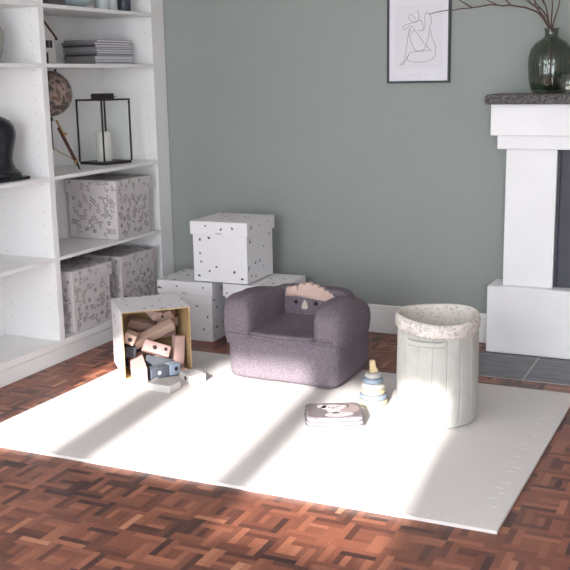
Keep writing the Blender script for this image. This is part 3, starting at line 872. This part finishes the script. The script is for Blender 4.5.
# ------------------------------------------------------------------ mantelpiece things
ZM = 1.2085
def mantel():
    vx, vy = -0.797, 4.535
    def ribs(a, z): return 1 + .012 * math.cos(26 * a) * (1 if .012 < z < .225 else 0)
    prof = [(.001, .004), (.055, .0), (.068, .004), (.08, .016), (.091, .05), (.094, .09), (.096, .13), (.094, .165), (.086, .195), (.069, .219), (.046, .235), (.033, .243), (.029, .253), (.03, .272), (.035, .281), (.032, .282), (.026, .272), (.025, .253), (.029, .243), (.042, .232), (.065, .214), (.082, .192), (.09, .163), (.092, .13), (.089, .09), (.086, .05), (.076, .02), (.001, .012)]
    o = MB().lathe(prof, 'glass_green', 208, cap=False, rf=ribs).build('bottle_vase', loc=(vx, vy, ZM))
    tag(o, 'ribbed green glass bottle vase holding bare branches on the mantel', 'vase')
    mouth = V((vx, vy, ZM + .272))
    inn = V((vx, vy, ZM + .03))
    def br(pts, r0, r1, label, twigs=(), foot=(0, 0)):
        t = thing('branch', (vx, vy, ZM), label, 'branch', 'bare branches in the green vase')
        org = V((vx, vy, ZM))
        full = [inn + V((foot[0], foot[1], 0)), mouth + V((foot[0] * -.25, foot[1] * -.25, 0))] + [V(p) for p in pts]
        # a little crookedness between the given bends
        out = []
        rr = random.Random(len(pts) * 7 + int(1000 * r0))
        for i in range(len(full) - 1):
            out.append(full[i])
            if i > 0:
                m_ = full[i].lerp(full[i + 1], .5)
                out.append(m_ + V((rr.uniform(-.003, .003), rr.uniform(-.004, .004), rr.uniform(-.004, .004))))
        out.append(full[-1])
        n = len(out)
        MB().tube([p - org for p in out], [r0 + (r1 - r0) * k / (n - 1) for k in range(n)], 'bark', 7).build('stem', t)
        for tw in twigs:
            MB().tube([V(p) - org for p in tw], [r1 * 1.3 + r0 * .25 * (1 - k / (len(tw) - 1)) for k in range(len(tw))], 'bark', 6).build('twig', t)
    br([(-.835, 4.53, 1.535), (-.861, 4.53, 1.562), (-.919, 4.54, 1.585), (-.985, 4.55, 1.598), (-1.055, 4.555, 1.603), (-1.11, 4.56, 1.601), (-1.18, 4.565, 1.594), (-1.25, 4.57, 1.588), (-1.32, 4.58, 1.586), (-1.372, 4.59, 1.576)], .0048, .0015, 'long bare branch reaching left across the corner of the framed print',
       [[(-1.045, 4.555, 1.602), (-1.085, 4.55, 1.622), (-1.14, 4.54, 1.655), (-1.19, 4.53, 1.7)], [(-1.165, 4.565, 1.597), (-1.2, 4.57, 1.618), (-1.235, 4.57, 1.64), (-1.28, 4.57, 1.69)], [(-.985, 4.55, 1.598), (-1.01, 4.56, 1.625), (-1.05, 4.57, 1.67)]], (.02, 0))
    br([(-.83, 4.52, 1.54), (-.868, 4.51, 1.585), (-.905, 4.5, 1.625), (-.95, 4.49, 1.69), (-.98, 4.48, 1.76)], .0045, .0014, 'bare branch rising steeply to the upper left from the vase', [[(-.868, 4.51, 1.585), (-.87, 4.5, 1.63), (-.885, 4.49, 1.7)]], (.012, .01))
    br([(-.818, 4.54, 1.55), (-.84, 4.55, 1.61), (-.855, 4.56, 1.68), (-.885, 4.57, 1.78)], .0045, .0014, 'bare branch standing second from the right edge of the bunch', [[(-.835, 4.548, 1.595), (-.862, 4.55, 1.64), (-.9, 4.55, 1.7)]], (.01, -.008))
    br([(-.798, 4.53, 1.55), (-.80, 4.53, 1.62), (-.79, 4.52, 1.7), (-.80, 4.52, 1.8)], .004, .0014, 'straight bare branch in the middle of the vase', [[(-.8, 4.53, 1.61), (-.775, 4.53, 1.66), (-.765, 4.53, 1.72)]], (-.004, .006))
    br([(-.784, 4.53, 1.535), (-.768, 4.535, 1.6), (-.758, 4.54, 1.66), (-.735, 4.54, 1.76)], .004, .0014, 'bare branch leaning to the right out of the vase', [], (-.015, 0))
    br([(-.822, 4.55, 1.54), (-.85, 4.565, 1.575), (-.885, 4.575, 1.615), (-.92, 4.58, 1.66), (-.96, 4.585, 1.75)], .0045, .0014, 'forked bare branch behind the steep left branch in the vase', [[(-.85, 4.565, 1.575), (-.88, 4.56, 1.588), (-.915, 4.56, 1.612), (-.945, 4.56, 1.66)], [(-.885, 4.575, 1.615), (-.888, 4.58, 1.66), (-.9, 4.58, 1.72)]], (.006, -.016))
    t = thing('glass_tumbler', (-0.688, 4.428, ZM), 'clear glass tealight tumbler in front of the green vase', 'candle holder')
    MB().lathe([(.001, .0), (.03, 0), (.034, .003), (.052, .03), (.055, .082), (.052, .082), (.049, .032), (.03, .016), (.001, .014)], 'glass', 40, cap=False).build('cup', t)
    c = MB().lathe([(.001, .017), (.022, .017), (.023, .032), (.02, .032), (.001, .03)], 'wax', 24, cap=False).build('tealight', loc=(-0.688, 4.428, ZM + .0005))
    tag(c, 'small white tealight inside the clear glass tumbler', 'candle')
mantel()

# ------------------------------------------------------------------ framed print
def picture():
    X0, X1, Z0, Z1 = -1.595, -1.283, 1.262, 1.70
    yb, yf = YB, YB - .02
    t = thing('framed_print', (-1.439, YB, Z0), 'black framed line drawing of a seated figure on the green wall', 'picture')
    w, h = X1 - X0, Z1 - Z0
    fw = .010
    mb = MB()
    mb.box(-w / 2, -w / 2 + fw, -.02, 0, 0, h, 'frame_black', .001).box(w / 2 - fw, w / 2, -.02, 0, 0, h, 'frame_black', .001)
    mb.box(-w / 2 + fw, w / 2 - fw, -.02, 0, 0, fw, 'frame_black', .001).box(-w / 2 + fw, w / 2 - fw, -.02, 0, h - fw, h, 'frame_black', .001)
    mb.build('frame', t)
    pr = MB().box(-w / 2 + fw, w / 2 - fw, -.012, -.001, fw, h - fw, 'print_paper')
    def P(u, v):  # from the drawing's own grid
        return (-w / 2 + (u - 42) / 400 * w, h * 0 + (527 - v) / 6.33 * .00478)
    y = -.0122
    (ax, az), (bx2, bz) = P(92, 440), P(395, 40)
    pr.add([(ax, y, az), (bx2, y, az), (bx2, y, bz), (ax, y, bz)], [(0, 1, 2, 3)], 'print_panel')
    o = pr.build('print', t)
    L = [[(185, 105), (178, 118), (190, 138), (210, 150), (240, 143), (256, 140), (268, 165), (271, 195), (252, 207), (240, 196)],
         [(240, 75), (237, 92), (246, 108), (240, 140)], [(185, 104), (196, 100), (210, 118), (222, 130)],
         [(285, 100), (279, 130), (283, 170), (272, 207)],
         [(285, 100), (300, 97), (318, 120), (322, 150), (312, 190), (305, 240), (290, 295), (265, 335)],
         [(318, 200), (325, 240), (345, 290), (352, 330), (342, 368), (310, 388), (260, 397), (210, 395), (180, 387), (170, 370), (185, 342), (215, 330), (320, 325)],
         [(140, 182), (150, 192), (166, 186), (185, 170), (205, 180), (215, 196), (195, 222)],
         [(140, 182), (152, 168), (175, 160), (205, 155), (235, 148)],
         [(185, 182), (175, 240), (168, 300), (160, 350), (150, 390), (125, 410), (145, 408), (165, 380), (182, 350)],
         [(190, 187), (185, 230), (200, 285), (222, 320), (243, 332), (265, 322)],
         [(215, 196), (250, 240), (275, 280), (322, 325)]]
    for pl in L:
        q = []
        n = len(pl)
        for i in range(n - 1):  # smooth the bends
            p0, p1, p2, p3 = (V(pl[max(0, min(n - 1, j))]) for j in (i - 1, i, i + 1, i + 2))
            for s in range(5):
                tt = s / 5
                q.append(.5 * ((2 * p1) + (p2 - p0) * tt + (2 * p0 - 5 * p1 + 4 * p2 - p3) * tt ** 2 + (3 * p1 - p0 - 3 * p2 + p3) * tt ** 3))
        q.append(V(pl[-1]))
        mbl = MB().tube([(P(*p)[0], y - .0003, P(*p)[1]) for p in q], .0009, 'ink', 5)
        mbl.build('drawn_line', o)
    cap = MB()
    for u, v, l in ((185, 476, 20), (212, 476, 26), (245, 476, 18), (284, 475, 26), (234, 459, 8), (215, 495, 14), (240, 495, 16), (200, 14, 16), (232, 14, 22), (262, 13, 14)):
        a, z = P(u, v); cap.box(a, a + l * .00075, y - .0004, y, z - .001, z + .001, 'ink_pale')
    cap.build('caption', o)
picture()

# ------------------------------------------------------------------ light
sun = bpy.data.lights.new('sun', 'SUN'); so = bpy.data.objects.new('sun', sun); C.objects.link(so)
so.location = (0, -6, 6)
so.rotation_euler = V((-0.1, 1, -TAN)).to_track_quat('-Z', 'Y').to_euler()
sun.energy = 5.0; sun.angle = math.radians(1.0); sun.color = (1, 0.965, 0.92)
w = bpy.data.worlds.new('World'); bpy.context.scene.world = w; w.use_nodes = True
bg = w.node_tree.nodes['Background']
bg.inputs['Color'].default_value = (0.87, 0.94, 1.0, 1); bg.inputs['Strength'].default_value = 6.0
def portal(name, loc, dirv, sx, sy):
    l = bpy.data.lights.new(name, 'AREA'); l.shape = 'RECTANGLE'; l.size = sx; l.size_y = sy
    l.cycles.is_portal = True
    ob = bpy.data.objects.new(name, l); C.objects.link(ob); ob.location = loc
    ob.rotation_euler = V(dirv).to_track_quat('-Z', 'Z' if abs(dirv[2]) < .5 else 'Y').to_euler()
for h in front_panes: portal('window_portal', ((h[0] + h[1]) / 2, YF - T - .01, (h[2] + h[3]) / 2), (0, 1, 0), h[1] - h[0], h[3] - h[2])
for h in left_holes: portal('window_portal', (XL - T - .01, (h[0] + h[1]) / 2, (h[2] + h[3]) / 2), (1, 0, 0), h[1] - h[0], h[3] - h[2])

# ------------------------------------------------------------------ camera
cam = bpy.data.cameras.new('camera'); co = bpy.data.objects.new('camera', cam); C.objects.link(co)
cam.sensor_width = 36; cam.sensor_fit = 'HORIZONTAL'; cam.lens = 978.76 / 570 * 36; cam.clip_start = 0.05
r, d, f = V((0.90763311, 0.41935668, -0.01849642)), V((0.07058306, -0.19590599, -0.97807918)), V((-0.41378759, 0.88643151, -0.20741024))
mw = Matrix((r, -d, -f)).transposed().to_4x4()
mw.translation = (0, 0, 1.3)
co.matrix_world = mw
sc = bpy.context.scene
sc.camera = co
sc.cycles.transparent_max_bounces = 48
sc.view_settings.view_transform = 'Standard'; sc.view_settings.look = 'None'
sc.view_settings.gamma = 1; sc.view_settings.exposure = 1.38; sc.view_settings.use_curve_mapping = False
